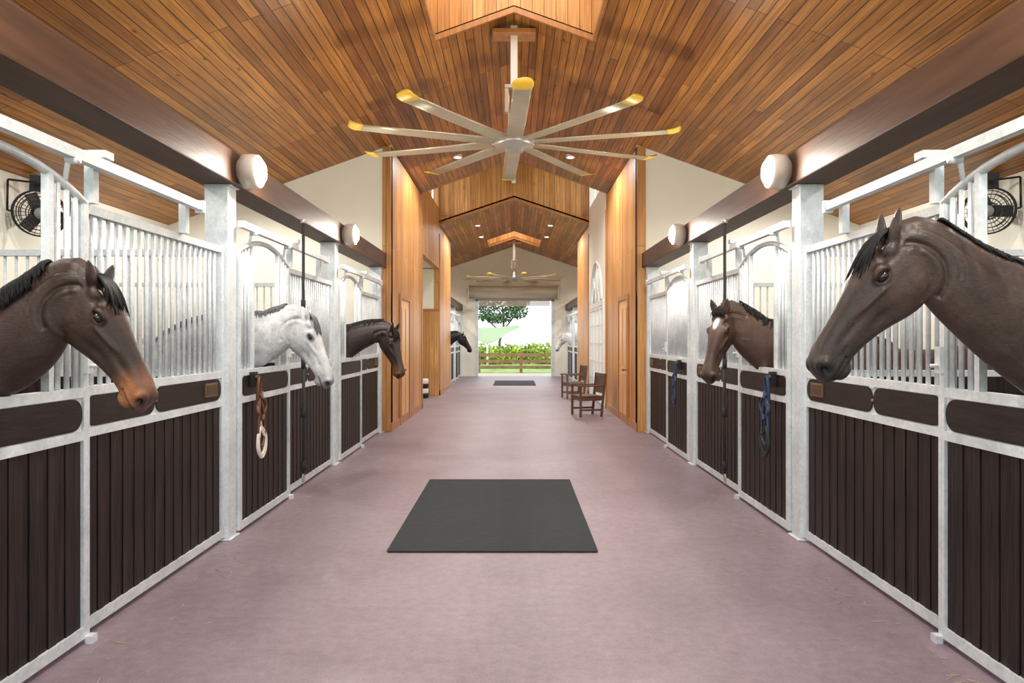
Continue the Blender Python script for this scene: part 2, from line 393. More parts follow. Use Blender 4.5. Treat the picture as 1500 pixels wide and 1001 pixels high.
# ------------------------------------------------------------ beams & posts
for s in (-1,1):
    for ya,yb in ((YA,YB-.04),(YE+.02,YF-.02)):
        b=B(); b.box(*sorted((s*2.21,s*2.5)),ya,yb,2.83,3.09); b.build('support_beam',[M_beam],bevel=.012)
pb=B(); pb.box(-.095,.095,-.08,.08,0.012,2.82); pb.box(-.097,.12,-.1,.1,0,.012); pb.box(-.097,.12,-.09,.09,2.82,2.83)
first=pb.build('stall_post',[M_galv],(-2.365,5.5,0),bevel=.006)
for s in (-1,1):
    for y in (-.98,2.26,5.5,8.74,11.70,23.05,26.2,29.28):
        if s==-1 and y==5.5: continue
        dup(first,'stall_post',(s*2.365,y,0),0 if s<0 else pi)

# ------------------------------------------------------------ stall fronts
def rrect(u0,u1,z0,z1,r=.06,n=6):
    P=[]
    for cx,cz,a0 in ((u1-r,z0+r,-pi/2),(u1-r,z1-r,0),(u0+r,z1-r,pi/2),(u0+r,z0+r,pi)):
        for k in range(n+1):
            a=a0+pi/2*k/n; P.append((cx+r*math.cos(a),cz+r*math.sin(a)))
    return P
def stall_front(s,y0,LN,op):
    b=B()
    def bx(w0,w1,u0,u1,z0,z1,m=0): b.box(*sorted((-s*w0,-s*w1)),u0,u1,z0,z1,m)
    def panel(u0,u1,w0,w1,segs):
        bx(w0,w1,u0,u0+.05,.03,1.345); bx(w0,w1,u1-.05,u1,.03,1.345)
        bx(w0,w1,u0+.05,u1-.05,.03,.09); bx(w0,w1,u0+.05,u1-.05,1.07,1.12); bx(w0,w1,u0+.05,u1-.05,1.295,1.345)
        n=max(1,round((u1-u0-.1)/.125)); wd=(u1-u0-.1)/n
        for k in range(n):
            a=u0+.05+k*wd
            bx(w0+.012,w1-.012,a+.004,a+wd*.5-.003,.09,1.07,1); bx(w0+.012,w1-.016,a+wd*.5+.003,a+wd-.004,.09,1.07,1)
        bx(w0+.016,w1-.022,u0+.05,u1-.05,.09,1.07,1)
        bx(w0+.01,w1-.012,u0+.05,u1-.05,1.12,1.295,0)
        k=len(segs)-1
        for i in range(k):
            a=u0+.05+(u1-u0-.1)*segs[i]; c=u0+.05+(u1-u0-.1)*segs[i+1]
            b.prism(rrect(a+.008,c-.008,1.125,1.29,.075),'x',-s*(w1-.012),-s*(w1-.002),2)
            if i: 
                bx(w1-.01,w1+.004,a-.03,a+.03,1.285,1.30,0)
                b.cyl((-s*(w1-.01),a,1.205),(-s*(w1+.004),a,1.205),.012,8,3)
    d0,d1=.10,1.36
    panel(d0,d1,0,.05,(0,1)); panel(d1,LN-.08,-.05,0.0,(0,.42,1))
    bx(-.05,0,d1,d1+.05,1.345,2.33); bx(-.05,0,LN-.13,LN-.08,1.345,2.33); bx(-.05,0,d1+.05,LN-.13,2.28,2.33)
    n=int((LN-.13-d1-.05)/.078); st=(LN-.13-d1-.05)/n
    for k in range(1,n):
        u=d1+.05+k*st; b.cyl((s*.025,u,1.345),(s*.025,u,2.28),.0135,8)
    def za(t): return 2.32+.14*math.sin(pi*t)**.8
    arch=[(-s*.025,d0+.02+(d1-d0-.04)*t,za(t)) for t in np.linspace(0,1,21)]
    b.loft(arch,.025,.022,n=8,ref=(1,0,0))
    bx(.005,.045,d0,d0+.04,1.345,2.33); bx(.005,.045,d1-.04,d1,1.345,2.33)
    if op:
        ua,ub=d0+.33,d0+.95
        bx(.005,.045,ua-.035,ua,1.345,za((ua-d0)/1.26)); bx(.005,.045,ub,ub+.035,1.345,za((ub-d0)/1.26))
        us=list(np.arange(d0+.1,ua-.05,.07))+list(np.arange(ub+.09,d1-.06,.07))
    else:
        us=list(np.arange(d0+.1,d1-.06,.078))
    for u in us: b.cyl((-s*.025,u,1.345),(-s*.025,u,za((u-d0)/(d1-d0))),.0135,8)
    bx(.065,.115,.02,2.55,2.505,2.56); bx(.06,.12,2.53,2.57,2.49,2.575)
    bx(.0,.05,d1+.03,d1+.08,2.33,2.60); bx(.0,.12,d1+.02,d1+.10,2.57,2.61)
    bx(.0,.05,2.42,2.47,2.33,2.56)
    for u in (d0+.2,d1-.2):
        b.cyl((-s*.05,u,za((u-d0)/1.26)),(-s*.07,u,2.52),.012,8,0); b.cyl((-s*.06,u,2.50),(-s*.12,u,2.50),.022,10,0)
    bx(.05,.075,d1-.055,d1-.01,1.42,1.56,0); b.cyl((-s*.06,d1-.03,1.46),(-s*.11,d1-.03,1.46),.01,8,0)
    u=LN-.42
    bx(-.004,.012,u,u+.19,1.165,1.265,3); bx(.012,.016,u+.012,u+.178,1.177,1.253,4)
    bx(.05,.085,d1-.04,d1+.01,0,.04,0)
    return b.build('stall_front',[M_galv,M_kick,M_band,M_brass,M_plate],(s*SF,y0,0))
for s in (-1,1):
    for i,(y0,ln) in enumerate(((-.98,3.24),(2.26,3.24),(5.5,3.24),(8.74,2.98))):
        stall_front(s,y0,ln,(i in (1,2)) or (i==3 and s==-1))
    stall_front(s,23.05,3.15,s==-1); stall_front(s,26.2,3.1,s==1)
def partition(s,y):
    b=B(); w=OW-.04-2.465
    b.box(0,w,-.03,.03,.0,1.3,1); b.box(0,w,-.035,.035,1.3,1.35,0); b.box(0,w,-.025,.025,2.27,2.32,0)
    x=.06
    while x<w: b.cyl((x,0,1.35),(x,0,2.27),.012,6); x+=.09
    return b.build('stall_partition',[M_galv,M_kick],(s*2.465 if s>0 else -2.465-w,y,0))
for s in (-1,1):
    for y in (-.98,2.26,5.5,8.74,26.2): partition(s,y)

# ------------------------------------------------------------ lamps
def bulkhead(s,y):
    e=empty('bulkhead_lamp',(s*2.209,y,2.955))
    b=B(); n=28
    def ring(w,r): return [(-s*w,r*math.cos(2*pi*a/n),r*math.sin(2*pi*a/n)) for a in range(n)]
    b.rings([ring(0,.10),ring(.03,.105),ring(.03,.135),ring(.10,.14),ring(.15,.132),ring(.158,.118),ring(.15,.112)],0)
    b.build('housing',[M_lampbody],parent=e)
    b=B(); b.rings([ring(.14,.112),ring(.165,.108),ring(.185,.08),ring(.195,.04),ring(.197,.005)],0); b.build('lens',[M_lens],parent=e)
    l=bpy.data.lights.new('bulb','POINT'); l.energy=56; l.color=(1,.93,.83); l.shadow_soft_size=.08
    lo=bpy.data.objects.new('bulb',l); scene.collection.objects.link(lo); lo.parent=e; lo.location=(-s*.30,0,0)
for s in (-1,1):
    for y in (2.2,5.52,8.85): bulkhead(s,y)
def downlight(x,y,z,power=70):
    e=empty('downlight_or_fill',(x,y,z))
    b=B(); n=20
    def ring(r,h): return [(r*math.cos(2*pi*a/n),r*math.sin(2*pi*a/n),h) for a in range(n)]
    b.rings([ring(.075,.03),ring(.075,-.03),ring(.1,-.035),ring(.1,.03)],0,cap=False)
    b.build('trim_ring',[M_white],parent=e)
    b=B(); b.rings([ring(.075,-.015),ring(.075,-.02)],0,sm=False); b.build('lens',[M_spotlens],parent=e)
    l=bpy.data.lights.new('lamp','SPOT'); l.energy=power; l.spot_size=2.9; l.spot_blend=.5; l.color=(1,.97,.93); l.shadow_soft_size=.08
    lo=bpy.data.objects.new('lamp',l); scene.collection.objects.link(lo); lo.parent=e; lo.location=(0,0,-.06)
for x in (-1.15,1.15):
    downlight(x,4.0,zA(x),180); downlight(x,13.9,zA(x),300)
    for y in (21.6,24): downlight(x,y,zC(x),260)
for x in (-4.25,4.25):  # added fill spots to brighten stalls and gable walls, hidden behind the beams
    for y in (.7,3.9,7.1): downlight(x,y,zA(x),90)
    downlight(x,10.0,zA(x),230)
    for y in (24.6,27.7): downlight(x,y,zC(x),150)
# daylight falling through the cupola skylights
def area(name,loc,sx,sy,power,col=(1,1,1)):
    l=bpy.data.lights.new(name,'AREA'); l.shape='RECTANGLE'; l.size=sx; l.size_y=sy; l.energy=power; l.color=col
    o=bpy.data.objects.new(name,l); scene.collection.objects.link(o); o.location=loc
area('skylight',(0,7.56,6.88),1.9,2.0,50,(1,.98,.95)); area('skylight',(0,26.15,6.88),1.9,1.8,50,(1,.98,.95))

# ------------------------------------------------------------ ceiling fans
def ceiling_fan(y,zhub,ztop,a0):
    e=empty('ceiling_fan',(0,y,zhub))
    b=B(); n=24
    def ring(r,h): return [(r*math.cos(2*pi*a/n),r*math.sin(2*pi*a/n),h) for a in range(n)]
    b.rings([ring(.02,-.12),ring(.12,-.11),ring(.14,-.05),ring(.25,-.045),ring(.27,.0),ring(.24,.04),ring(.13,.05),ring(.12,.14),ring(.09,.22),ring(.05,.25),ring(.04,.3)],0)
    b.cyl((0,0,.25),(0,0,.85),.028,12,0)
    for dx in (-.07,.07): b.cyl((dx,0,.2),(dx,0,.75),.012,8,0)
    b.box(-.12,.12,-.05,.05,.72,.76,0); b.box(-.12,-.07,-.04,.04,.4,.72,0)
    H=ztop-zhub
    b.box(-.045,.045,-.045,.045,.76,H-.02,1)
    b.box(-.28,.28,-.14,.14,H-.15,H-.1,2)
    b.build('motor_and_rod',[M_fanmetal,M_white,M_doorwood],parent=e)
    b=B()
    for k in range(10):
        a=a0+k*2*pi/10; ca,sa=math.cos(a),math.sin(a)
        def sec(r,ch,th,tw,zo):
            P=[]
            for j in range(12):
                t=2*pi*j/12; c=ch/2*math.cos(t); h=th/2*math.sin(t)*(1+.4*math.cos(t))+.012*(1-math.cos(t)**2)
                lc=c*math.cos(tw)-h*math.sin(tw); lh=c*math.sin(tw)+h*math.cos(tw)
                P.append((r*ca-lc*sa,r*sa+lc*ca,lh+zo))
            return P
        b.rings([sec(.14,.08,.035,.05,.0),sec(.34,.08,.035,.10,.0)],2)
        b.rings([sec(.29,.215,.038,.13,.0),sec(.9,.21,.036,.10,-.005),sec(1.5,.205,.034,.08,-.01),sec(1.97,.20,.032,.06,-.01)],0)
        b.rings([sec(1.97,.205,.036,.06,-.01),sec(2.04,.225,.038,.06,-0.005),sec(2.10,.225,.036,.06,.012),sec(2.13,.18,.024,.06,.03)],1)
    b.build('blades',[M_blade,M_yellow,M_fanmetal],parent=e)
ceiling_fan(8.96,4.17,5.72,math.radians(-87.5))
ceiling_fan(27.4,4.03,5.58,math.radians(-80))

# ------------------------------------------------------------ wall fans
def wall_fan(s,y,z):
    b=B(); n=32
    for w,r in ((.0,.27),(.12,.27),(.14,.24),(.15,.20),(.165,.15),(.17,.10),(-.04,.2),(-.05,.1)):
        b.loft([(w,r*math.cos(2*pi*a/n),r*math.sin(2*pi*a/n)) for a in range(n)],.006 if r<.27 else .011,n=6,ref=(1,0,0),closed=True)
    for k in range(28):
        a=2*pi*k/28; c,s_=math.cos(a),math.sin(a)
        b.loft([(0,.27*c,.27*s_),(.12,.27*c,.27*s_),(.15,.22*c,.22*s_),(.17,.07*c,.07*s_)],.0035,n=4,ref=(.3,.2,1))
    b.cyl((.168,0,0),(.176,0,0),.07,20,1); b.cyl((-.16,0,0),(.06,0,0),.075,16,0)
    for k in range(3):
        a=2*pi*k/3+.4; R3=Matrix.Rotation(a,3,'X')@Matrix.Rotation(.5,3,'Z')
        b.obox(Matrix.Rotation(a,3,'X')@Vector((.06,0,.15)),(.012,.15,.19),R3,2)
    for yy in (-.31,.31): b.cyl((0,yy,0),(0,yy,.36),.012,8,0); b.cyl((0,yy*.85,0),(0,yy,0),.012,8)
    b.cyl((0,-.31,.36),(0,.31,.36),.012,8,0)
    b.cyl((0,0,.36),(-.2,0,.36),.018,8,0); b.box(-.24,-.2,-.08,.08,.26,.46,0)
    o=b.build('wall_fan',[M_black,M_badge,M_fblade])
    o.location=(s*5.74,y,z); o.rotation_euler=(0,.15,(-.85 if s<0 else pi+.85))
wall_fan(-1,8.25,3.12); wall_fan(1,8.25,3.15)

# ------------------------------------------------------------ mats, chairs, cross ties, halters
def rubber_mat(x0,x1,y0,y1):
    b=B(); b.prism(rrect(x0,x1,y0,y1,.02,3),'z',0.001,.014)
    b.build('rubber_mat',[M_mat],bevel=.003)
rubber_mat(-.955,.63,5.11,7.73); rubber_mat(-.72,.76,23.5,26.2)

def chair(x,y,rz):
    b=B()
    for yy in (-.26,.26):
        b.box(-.27,-.225,yy-.022,yy+.022,0,.62); b.obox((.25,yy,.44),(.045,.044,.90),Matrix.Rotation(.10,3,'Y'))
        b.box(-.30,.24,yy-.035,yy+.035,.62,.65); b.box(-.23,.22,yy-.015,yy+.015,.33,.40); b.box(-.23,.22,yy-.012,yy+.012,.12,.16)
    b.box(-.26,-.235,-.24,.24,.33,.40); b.box(.21,.235,-.24,.24,.33,.40)
    for k in range(6): b.box(-.27+k*.083,-.20+k*.083,-.28,.28,.405,.43)
    b.obox((.29,0,.85),(.025,.5,.07),Matrix.Rotation(.10,3,'Y')); b.obox((.255,0,.50),(.025,.5,.05),Matrix.Rotation(.10,3,'Y'))
    for k in range(7):
        yy=-.2+k*.4/6; b.obox((.272,yy,.67),(.015,.035,.31),Matrix.Rotation(.10,3,'Y'))
    b.build('slatted_armchair',[M_chair],(x,y,0),rz,bevel=.004)
chair(1.54,14.3,.25); chair(1.62,18.6,.2)

for s in (-1,1):
    b=B(); X=s*2.16; y=7.0
    b.cyl((X,y,2.79),(X,y,2.83),.03,10,1)
    b.loft([(X,y,2.80),(X,y,2.0),(X,y,1.35)],.016,n=8,ref=(1,0,0),m=0)
    b.loft([(X,y,1.35),(X-s*.005,y,.8),(X,y,.22)],[.018,.014,.014],n=8,ref=(1,0,0),m=0)
    for z in (1.35,1.95,.85,.3): b.cyl((X,y,z-.05),(X,y,z+.05),.024,8,0)
    b.loft([(X,y+.03*math.cos(t),.17+.05*math.sin(t)) for t in np.linspace(0,2*pi,13)[:-1]],.008,n=6,ref=(1,0,0),closed=True,m=1)
    b.build('cross_tie_rope',[M_blackcord,M_fanmetal])

def halter(s,y,strap,rope,sc=1.):
    b=B()
    def p(w,u,z): return (-s*(w),u*sc,z*sc)
    def path(P,r=.011,closed=False,m=0,n=24,rf=.5):
        Q=catmull([p(*q) for q in P],n); b.loft(Q,r,r*rf,n=8,ref=(1,0,0),m=m)
    b.cyl(p(-.05,0,.02),p(.03,0,.02),.025,10,2); b.box(*sorted((-s*.0,-s*-.045)),-.035,.035,-.06,.07,2)
    path([(.02,0,.03),(.03,.03,.0),(.02,.035,-.1),(.02,.02,-.19)],.014)
    path([(.02,0,.03),(.03,-.03,.0),(.025,-.04,-.1),(.02,-.03,-.2)],.014)
    path([(.02,-.03,-.2),(.04,-.07,-.27),(.05,.0,-.34),(.03,.07,-.27),(.02,.02,-.19),(.02,-.03,-.2)],.014)
    path([(.03,.04,-.1),(.05,.0,-.16),(.03,-.04,-.11)],.012)
    path([(.03,.05,-.14),(.05,.09,-.22),(.04,.06,-.3)],.012)
    path([(.03,.0,-.32),(.03,.02,-.40),(.02,.0,-.45)],.012,m=1)
    for k in range(3):
        o=.012*k
        path([(.02+o,.0,-.1-.02*k),(.03+o,.05+o,-.3),(.03+o,.06+o,-.48),(.03+o,.0,-.58+.02*k),(.03+o,-.06-o,-.48),(.03+o,-.04-o,-.3),(.02+o,0,-.1-.02*k)] if k==1 else
             ([(.03,.03,-.40),(.045,.095,-.48),(.045,.09,-.60),(.045,0,-.66),(.045,-.09,-.58),(.045,-.085,-.47),(.04,-.02,-.40)] if k==2 else
             [(.03,.02,-.42),(.045,.075,-.5),(.045,.05,-.6),(.045,-.03,-.63),(.045,-.07,-.53),(.04,-.03,-.42)]),.012,m=(0 if k==1 else 1),n=32,rf=1)
    for z,u in ((-.19,.02),(-.2,-.03),(-.32,0)):
        b.loft([p(.035,u+.02*math.cos(t),z+.02*math.sin(t)) for t in np.linspace(0,2*pi,13)[:-1]],.004,n=6,ref=(1,0,0),closed=True,m=3)
    b.build('halter',[strap,rope,M_black,M_brass],(s*2.2,y,1.25))
halter(-1,5.83,M_leather,M_rope); halter(1,5.87,M_blue,M_blackcord); halter(1,9.2,M_blue,M_blue,.8)
b=B(); n=20
def ring(r,h): return [(r*math.cos(2*pi*a/n),r*math.sin(2*pi*a/n),h) for a in range(n)]
for k in range(4): b.rings([ring(.16,k*.13),ring(.17,k*.13+.02),ring(.17,k*.13+.1),ring(.16,k*.13+.13)],k%2)
b.build('stacked_buckets',[M_black,M_white],(-2.5,18.6,0))

# ------------------------------------------------------------ horses
def horse_mat():
    m,nt,b=nm('horse_coat')
    at=nt.nodes.new('ShaderNodeAttribute'); at.attribute_name='Col'
    tc=nt.nodes.new('ShaderNodeTexCoord')
    n=nt.nodes.new('ShaderNodeTexNoise'); n.inputs['Scale'].default_value=5; n.inputs['Detail'].default_value=8; n.inputs['Roughness'].default_value=.65; L(nt,tc.outputs['Object'],n.inputs['Vector'])
    mp=nt.nodes.new('ShaderNodeMapping'); mp.inputs['Rotation'].default_value=(0,.9,0); mp.inputs['Scale'].default_value=(40,160,160); L(nt,tc.outputs['Object'],mp.inputs['Vector'])
    n2=nt.nodes.new('ShaderNodeTexNoise'); n2.inputs['Scale'].default_value=1.4; n2.inputs['Detail'].default_value=5; n2.inputs['Distortion'].default_value=.5; L(nt,mp.outputs[0],n2.inputs['Vector'])
    n4=nt.nodes.new('ShaderNodeTexNoise'); n4.inputs['Scale'].default_value=11; n4.inputs['Detail'].default_value=3; n4.inputs['Distortion'].default_value=.8; L(nt,tc.outputs['Object'],n4.inputs['Vector'])
    r=nt.nodes.new('ShaderNodeMapRange'); r.inputs['From Min'].default_value=.3; r.inputs['From Max'].default_value=.7; r.inputs['To Min'].default_value=.58; r.inputs['To Max'].default_value=1.42
    L(nt,n.outputs['Fac'],r.inputs['Value'])
    r2=nt.nodes.new('ShaderNodeMapRange'); r2.inputs['From Min'].default_value=.3; r2.inputs['From Max'].default_value=.7; r2.inputs['To Min'].default_value=.78; r2.inputs['To Max'].default_value=1.22
    L(nt,n2.outputs['Fac'],r2.inputs['Value'])
    mu=nt.nodes.new('ShaderNodeMath'); mu.operation='MULTIPLY'; L(nt,r.outputs[0],mu.inputs[0]); L(nt,r2.outputs[0],mu.inputs[1])
    vm=nt.nodes.new('ShaderNodeVectorMath'); vm.operation='SCALE'; L(nt,at.outputs['Color'],vm.inputs[0]); L(nt,mu.outputs[0],vm.inputs['Scale'])
    L(nt,vm.outputs[0],b.inputs['Base Color']); b.inputs['Roughness'].default_value=.40; b.inputs['Specular IOR Level'].default_value=.40
    ad=nt.nodes.new('ShaderNodeMath'); ad.operation='MULTIPLY_ADD'; L(nt,n4.outputs['Fac'],ad.inputs[0]); ad.inputs[1].default_value=2.4; L(nt,n2.outputs['Fac'],ad.inputs[2])
    bp=nt.nodes.new('ShaderNodeBump'); bp.inputs['Strength'].default_value=.32; bp.inputs['Distance'].default_value=.006
    L(nt,ad.outputs[0],bp.inputs['Height']); L(nt,bp.outputs['Normal'],b.inputs['Normal'])
    return m
M_coat=horse_mat()
HEAD=[(-.05,-.03,-.20,.055,.055),(0,0.0,-.245,.070,.060),(.06,.014,-.272,.083,.062),(.12,.024,-.288,.094,.060),(.18,.026,-.282,.098,.058),(.24,.022,-.260,.090,.054),
(.30,.012,-.232,.075,.050),(.37,.002,-.206,.062,.046),(.44,-.006,-.188,.056,.043),(.50,-.010,-.180,.058,.044),(.55,-.016,-.182,.063,.047),(.595,-.028,-.184,.065,.046),(.632,-.052,-.172,.058,.041),(.655,-.086,-.148,.038,.029)]
def make_horse(name,s,d,poll,pitch,yaw,neck0,coat,muzzle,manecol,mane_side,voxel=.008,mouthcol=None,star=None,legcol=(.02,.016,.014),maneang=1.0,nlocks=150,ear_dir=(-.72,.14,.66),ear_len=.85,roll=0.,hs=1.0,drop=.24,lift=.03,mlen=1.0,near=.2):
    e=empty(name,(s*SF,d,0),0 if s<0 else pi)
    Mx=Matrix.Translation(Vector(poll))@Matrix.Rotation(yaw,4,'Z')@Matrix.Rotation(pitch,4,'Y')@Matrix.Rotation(roll,4,'X')@Matrix.Scale(hs,4)
    Mi=np.array(Mx.inverted())
    b=B()
    H=catmull(HEAD,30); R=[]; n=28
    for x,tp,bt,wt,wb in H:
        zc=(tp+bt)/2; hz=(tp-bt)/2; ring=[]
        for a in range(n):
            t=2*pi*a/n; c,sn=math.cos(t),math.sin(t)
            k=(c+1)/2; w=wb+(wt-wb)*(k**.8)
            ring.append(Mx@Vector((x,w*math.copysign(abs(sn)**.85,sn)*(1.08 if .3<k<.9 else 1.04),zc+hz*math.copysign(abs(c)**.9,c))))
        R.append(ring)
    b.rings(R)
    b.ell((.115,0,-.150),(.135,.088,.130),Mx=Mx)
    for q in (-1,1):
        b.ell((.605,q*.042,-.085),(.046,.030,.040),Mx=Mx)
        b.ell((.165,q*.078,-.030),(.045,.028,.024),Mx=Mx)
        b.ell((.07,q*.055,-.02),(.05,.03,.03),Mx=Mx)
        ed=Vector((ear_dir[0],q*ear_dir[1],ear_dir[2])).normalized(); base=Vector((.012,q*.05,-.005))
        prof=[(-.02,.024,.022),(.02,.030,.022),(.06,.038,.018),(.10,.034,.013),(.14,.019,.009),(.168,.005,.004)]
        side=Vector((0,1,0)); fw=ed.cross(side).normalized(); side=fw.cross(ed).normalized()
        RR=[]
        for t,wa,wb in catmull(prof,14):
            c0=base+ed*t*ear_len
            RR.append([Mx@(c0+side*wa*math.cos(2*pi*a/14)+fw*wb*math.sin(2*pi*a/14)) for a in range(14)])
        b.rings(RR)
    b.ell((.572,0,-.180),(.046,.038,.027),Mx=Mx)
    b.ell((.635,0,-.125),(.030,.048,.038),Mx=Mx)
    E=Mx@Vector((-.045,0,-.118)); E2=Mx@Vector((.05,0,-.125))
    z0,h0=neck0
    NP=[(-.95,0,1.22,.36,.24),(-.50,0,z0-drop,.35,.19),(-.0,0,z0,h0,.125),]
    mid=(Vector((0,0,z0))*.45+E*.55)
    NP.append((mid.x,mid.y,mid.z+lift,h0*.45+.145*.5,.10))
    NP+=[(E.x,E.y,E.z,.132,.078),(E2.x,E2.y,E2.z,.10,.06)]
    N=catmull(NP,40)
    b.loft([tuple(q[:3]) for q in N],[q[3] for q in N],[q[4] for q in N],n=28,ref=(0,0,1))
    T=catmull([(-.42,0,1.15,.15,.12),(-.55,0,1.16,.28,.22),(-.85,0,1.20,.38,.27),(-1.2,0,1.15,.37,.31),(-1.6,0,1.17,.34,.31),(-1.95,0,1.24,.31,.28),(-2.2,0,1.24,.2,.18),(-2.3,0,1.22,.08,.07)],30)
    b.loft([tuple(q[:3]) for q in T],[q[3] for q in T],[q[4] for q in T],n=28)
    b.ell((-.95,0,1.5),(.3,.07,.14))
    for q in (-1,1):
        b.loft([tuple(p) for p in catmull([(-.68,q*.17,1.2),(-.72,q*.19,.95),(-.76,q*.18,.75),(-.74,q*.17,.52),(-.75,q*.17,.45),(-.74,q*.17,.3),(-.74,q*.17,.2),(-.69,q*.17,.10),(-.66,q*.17,.005)],28)],
               list(catmull([[.2],[.14],[.085],[.055],[.045],[.034],[.042],[.036],[.062]],28)[:,0]),list(catmull([[.13],[.1],[.07],[.05],[.042],[.03],[.037],[.036],[.058]],28)[:,0]),n=16,ref=(1,0,0))
        b.loft([tuple(p) for p in catmull([(-1.95,q*.16,1.25),(-1.85,q*.19,.98),(-1.88,q*.18,.78),(-2.05,q*.16,.57),(-2.04,q*.16,.46),(-1.98,q*.16,.3),(-1.97,q*.16,.2),(-1.92,q*.16,.10),(-1.89,q*.16,.005)],28)],
               list(catmull([[.26],[.2],[.12],[.062],[.05],[.036],[.044],[.038],[.062]],28)[:,0]),list(catmull([[.14],[.13],[.08],[.045],[.04],[.032],[.038],[.036],[.058]],28)[:,0]),n=16,ref=(1,0,0))
    tmp=b.build('tmp',[M_coat])
    md=tmp.modifiers.new('r','REMESH'); md.mode='VOXEL'; md.voxel_size=voxel; md.use_smooth_shade=True
    sm=tmp.modifiers.new('s','SMOOTH'); sm.factor=.5; sm.iterations=max(2,int(.030/voxel))
    bpy.context.view_layer.update()
    dg=bpy.context.evaluated_depsgraph_get()
    me=bpy.data.meshes.new_from_object(tmp.evaluated_get(dg)); me.name=name+'_body'
    bpy.data.objects.remove(tmp)
    nv=len(me.vertices); co=np.empty(nv*3); me.vertices.foreach_get('co',co); co=co.reshape(-1,3)
    no=np.empty(nv*3); me.vertices.foreach_get('normal',no); no=no.reshape(-1,3)
    hl=co@Mi[:3,:3].T+Mi[:3,3]
    x,y,z=hl[:,0],np.abs(hl[:,1]),hl[:,2]
    inh=((x>-.06)&(x<.72)&(z>-.34)&(z<.06)&(y<.16))
    def g(px,pz,rx,rz,py=None,ry=.03):
        q=((x-px)/rx)**2+((z-pz)/rz)**2
        if py is not None: q=q+((y-py)/ry)**2
        return np.exp(-q)*inh
    disp=np.zeros(nv)
    disp-=.032*g(.628,-.092,.013,.019,.055,.04)
    disp+=.011*g(.602,-.070,.020,.024,.06,.035)
    zm=-.152-.10*(x-.6)
    mouth=np.exp(-((z-zm)/.0065)**2)*((x>.525)&inh); disp-=.010*mouth
    disp+=.005*np.exp(-((z-zm-.018)/.010)**2)*((x>.54)&inh)
    cr=np.exp(-((z-(-.085+.12*(x-.2)))/.013)**2)*np.clip((x-.19)/.03,0,1)*np.clip((.38-x)/.06,0,1)*inh*(y>.03); disp+=.012*cr
    disp-=.015*g(.108,-.014,.026,.018,.08,.04)
    disp-=.014*g(.31,-.155,.06,.028,.05,.04)
    rr=np.hypot(x-.115,(z+.150)*1.03)
    disp-=.014*np.exp(-((rr-.156)/.013)**2)*((x<.10)&(z<-.05)&(y>.025)&inh)
    disp+=.005*np.exp(-((rr-.125)/.012)**2)*((x<.16)&(z<-.08)&(y>.025)&inh)
    disp-=.010*g(.44,-.085,.07,.018,.05,.03)
    disp-=.005*g(.50,-.118,.03,.012,.05,.03)
    ex,ez=.178,-.046
    eyer=np.hypot((x-ex)*.9,(z-ez)*1.2)
    disp+=.008*np.exp(-((eyer-.032)/.008)**2)*((y>.05)&inh)
    disp-=.010*np.exp(-(eyer/.019)**2)*((y>.05)&inh)
    Nc=N[:,:3]; Tn=np.gradient(Nc,axis=0); Tn/=np.linalg.norm(Tn,axis=1)[:,None]
    Ln=np.cross(Tn,[0,0,1.]); Ln/=np.linalg.norm(Ln,axis=1)[:,None]; Un=np.cross(Ln,Tn)
    nk=np.where((co[:,0]>-.75)&(co[:,2]>1.0)&(x<.0))[0]
    dd=((co[nk][:,None,:]-Nc[None])**2).sum(2); ii=dd.argmin(1)
    vv=((co[nk]-Nc[ii])*Un[ii]).sum(1)/N[ii,3]; lat=np.abs(((co[nk]-Nc[ii])*Ln[ii]).sum(1))/N[ii,4]
    sidew=np.clip(lat/.5,0,1)
    fade=np.clip((-x[nk]-.03)/.08,0,1)
    disp[nk]+=(-.014*np.exp(-((vv+.50)/.13)**2)+.007*np.exp(-((vv+.12)/.22)**2)-.007*np.exp(-((vv-.52)/.14)**2))*sidew*fade
    rk=rr[nk]; disp[nk]+=.0024*np.sin((rk-.16)*2*pi/.026)*np.exp(-((rk-.20)/.035)**2)*np.clip(-(z[nk]+.06)/.05,0,1)*sidew
    co=co+no*disp[:,None]*hs
    me.vertices.foreach_set('co',co.ravel())
    c=np.tile(np.array(coat),(nv,1))
    def mix(col,f):
        nonlocal c
        f=np.clip(f,0,1)[:,None]; c=c*(1-f)+np.array(col)*f
    if mouthcol is not None: mix(mouthcol,inh*np.clip((x-.44)/.10,0,1)*np.clip((-.03-z)/.05,.45,1)*.9)
    mix(muzzle,inh*np.clip((x-.60)/.04,0,1)*.85)
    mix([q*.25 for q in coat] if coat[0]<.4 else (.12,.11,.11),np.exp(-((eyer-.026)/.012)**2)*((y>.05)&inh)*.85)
    mix((.006,.005,.005),g(.630,-.092,.016,.021,.055,.05)*1.8)
    mix([q*.25 for q in muzzle],mouth*.9)
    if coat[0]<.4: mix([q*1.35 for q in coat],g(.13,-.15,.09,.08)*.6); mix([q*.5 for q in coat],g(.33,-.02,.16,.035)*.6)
    if star is not None: mix((.8,.78,.75),inh*(np.exp(-((np.abs(hl[:,1])/.024)**2+((x-star[0])/star[1])**2)**2)*1.4)*(z>-.03))
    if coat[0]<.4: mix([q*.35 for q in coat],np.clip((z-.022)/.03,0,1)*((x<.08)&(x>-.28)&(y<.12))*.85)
    mix(legcol,np.clip((.75-co[:,2])/.2,0,1)*(co[:,0]<-.4))
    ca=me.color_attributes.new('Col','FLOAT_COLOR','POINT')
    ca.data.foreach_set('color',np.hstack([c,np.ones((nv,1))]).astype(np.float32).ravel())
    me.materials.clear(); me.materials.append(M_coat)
    for p_ in me.polygons: p_.use_smooth=True
    o=bpy.data.objects.new('body',me); scene.collection.objects.link(o); o.parent=e
    b=B()
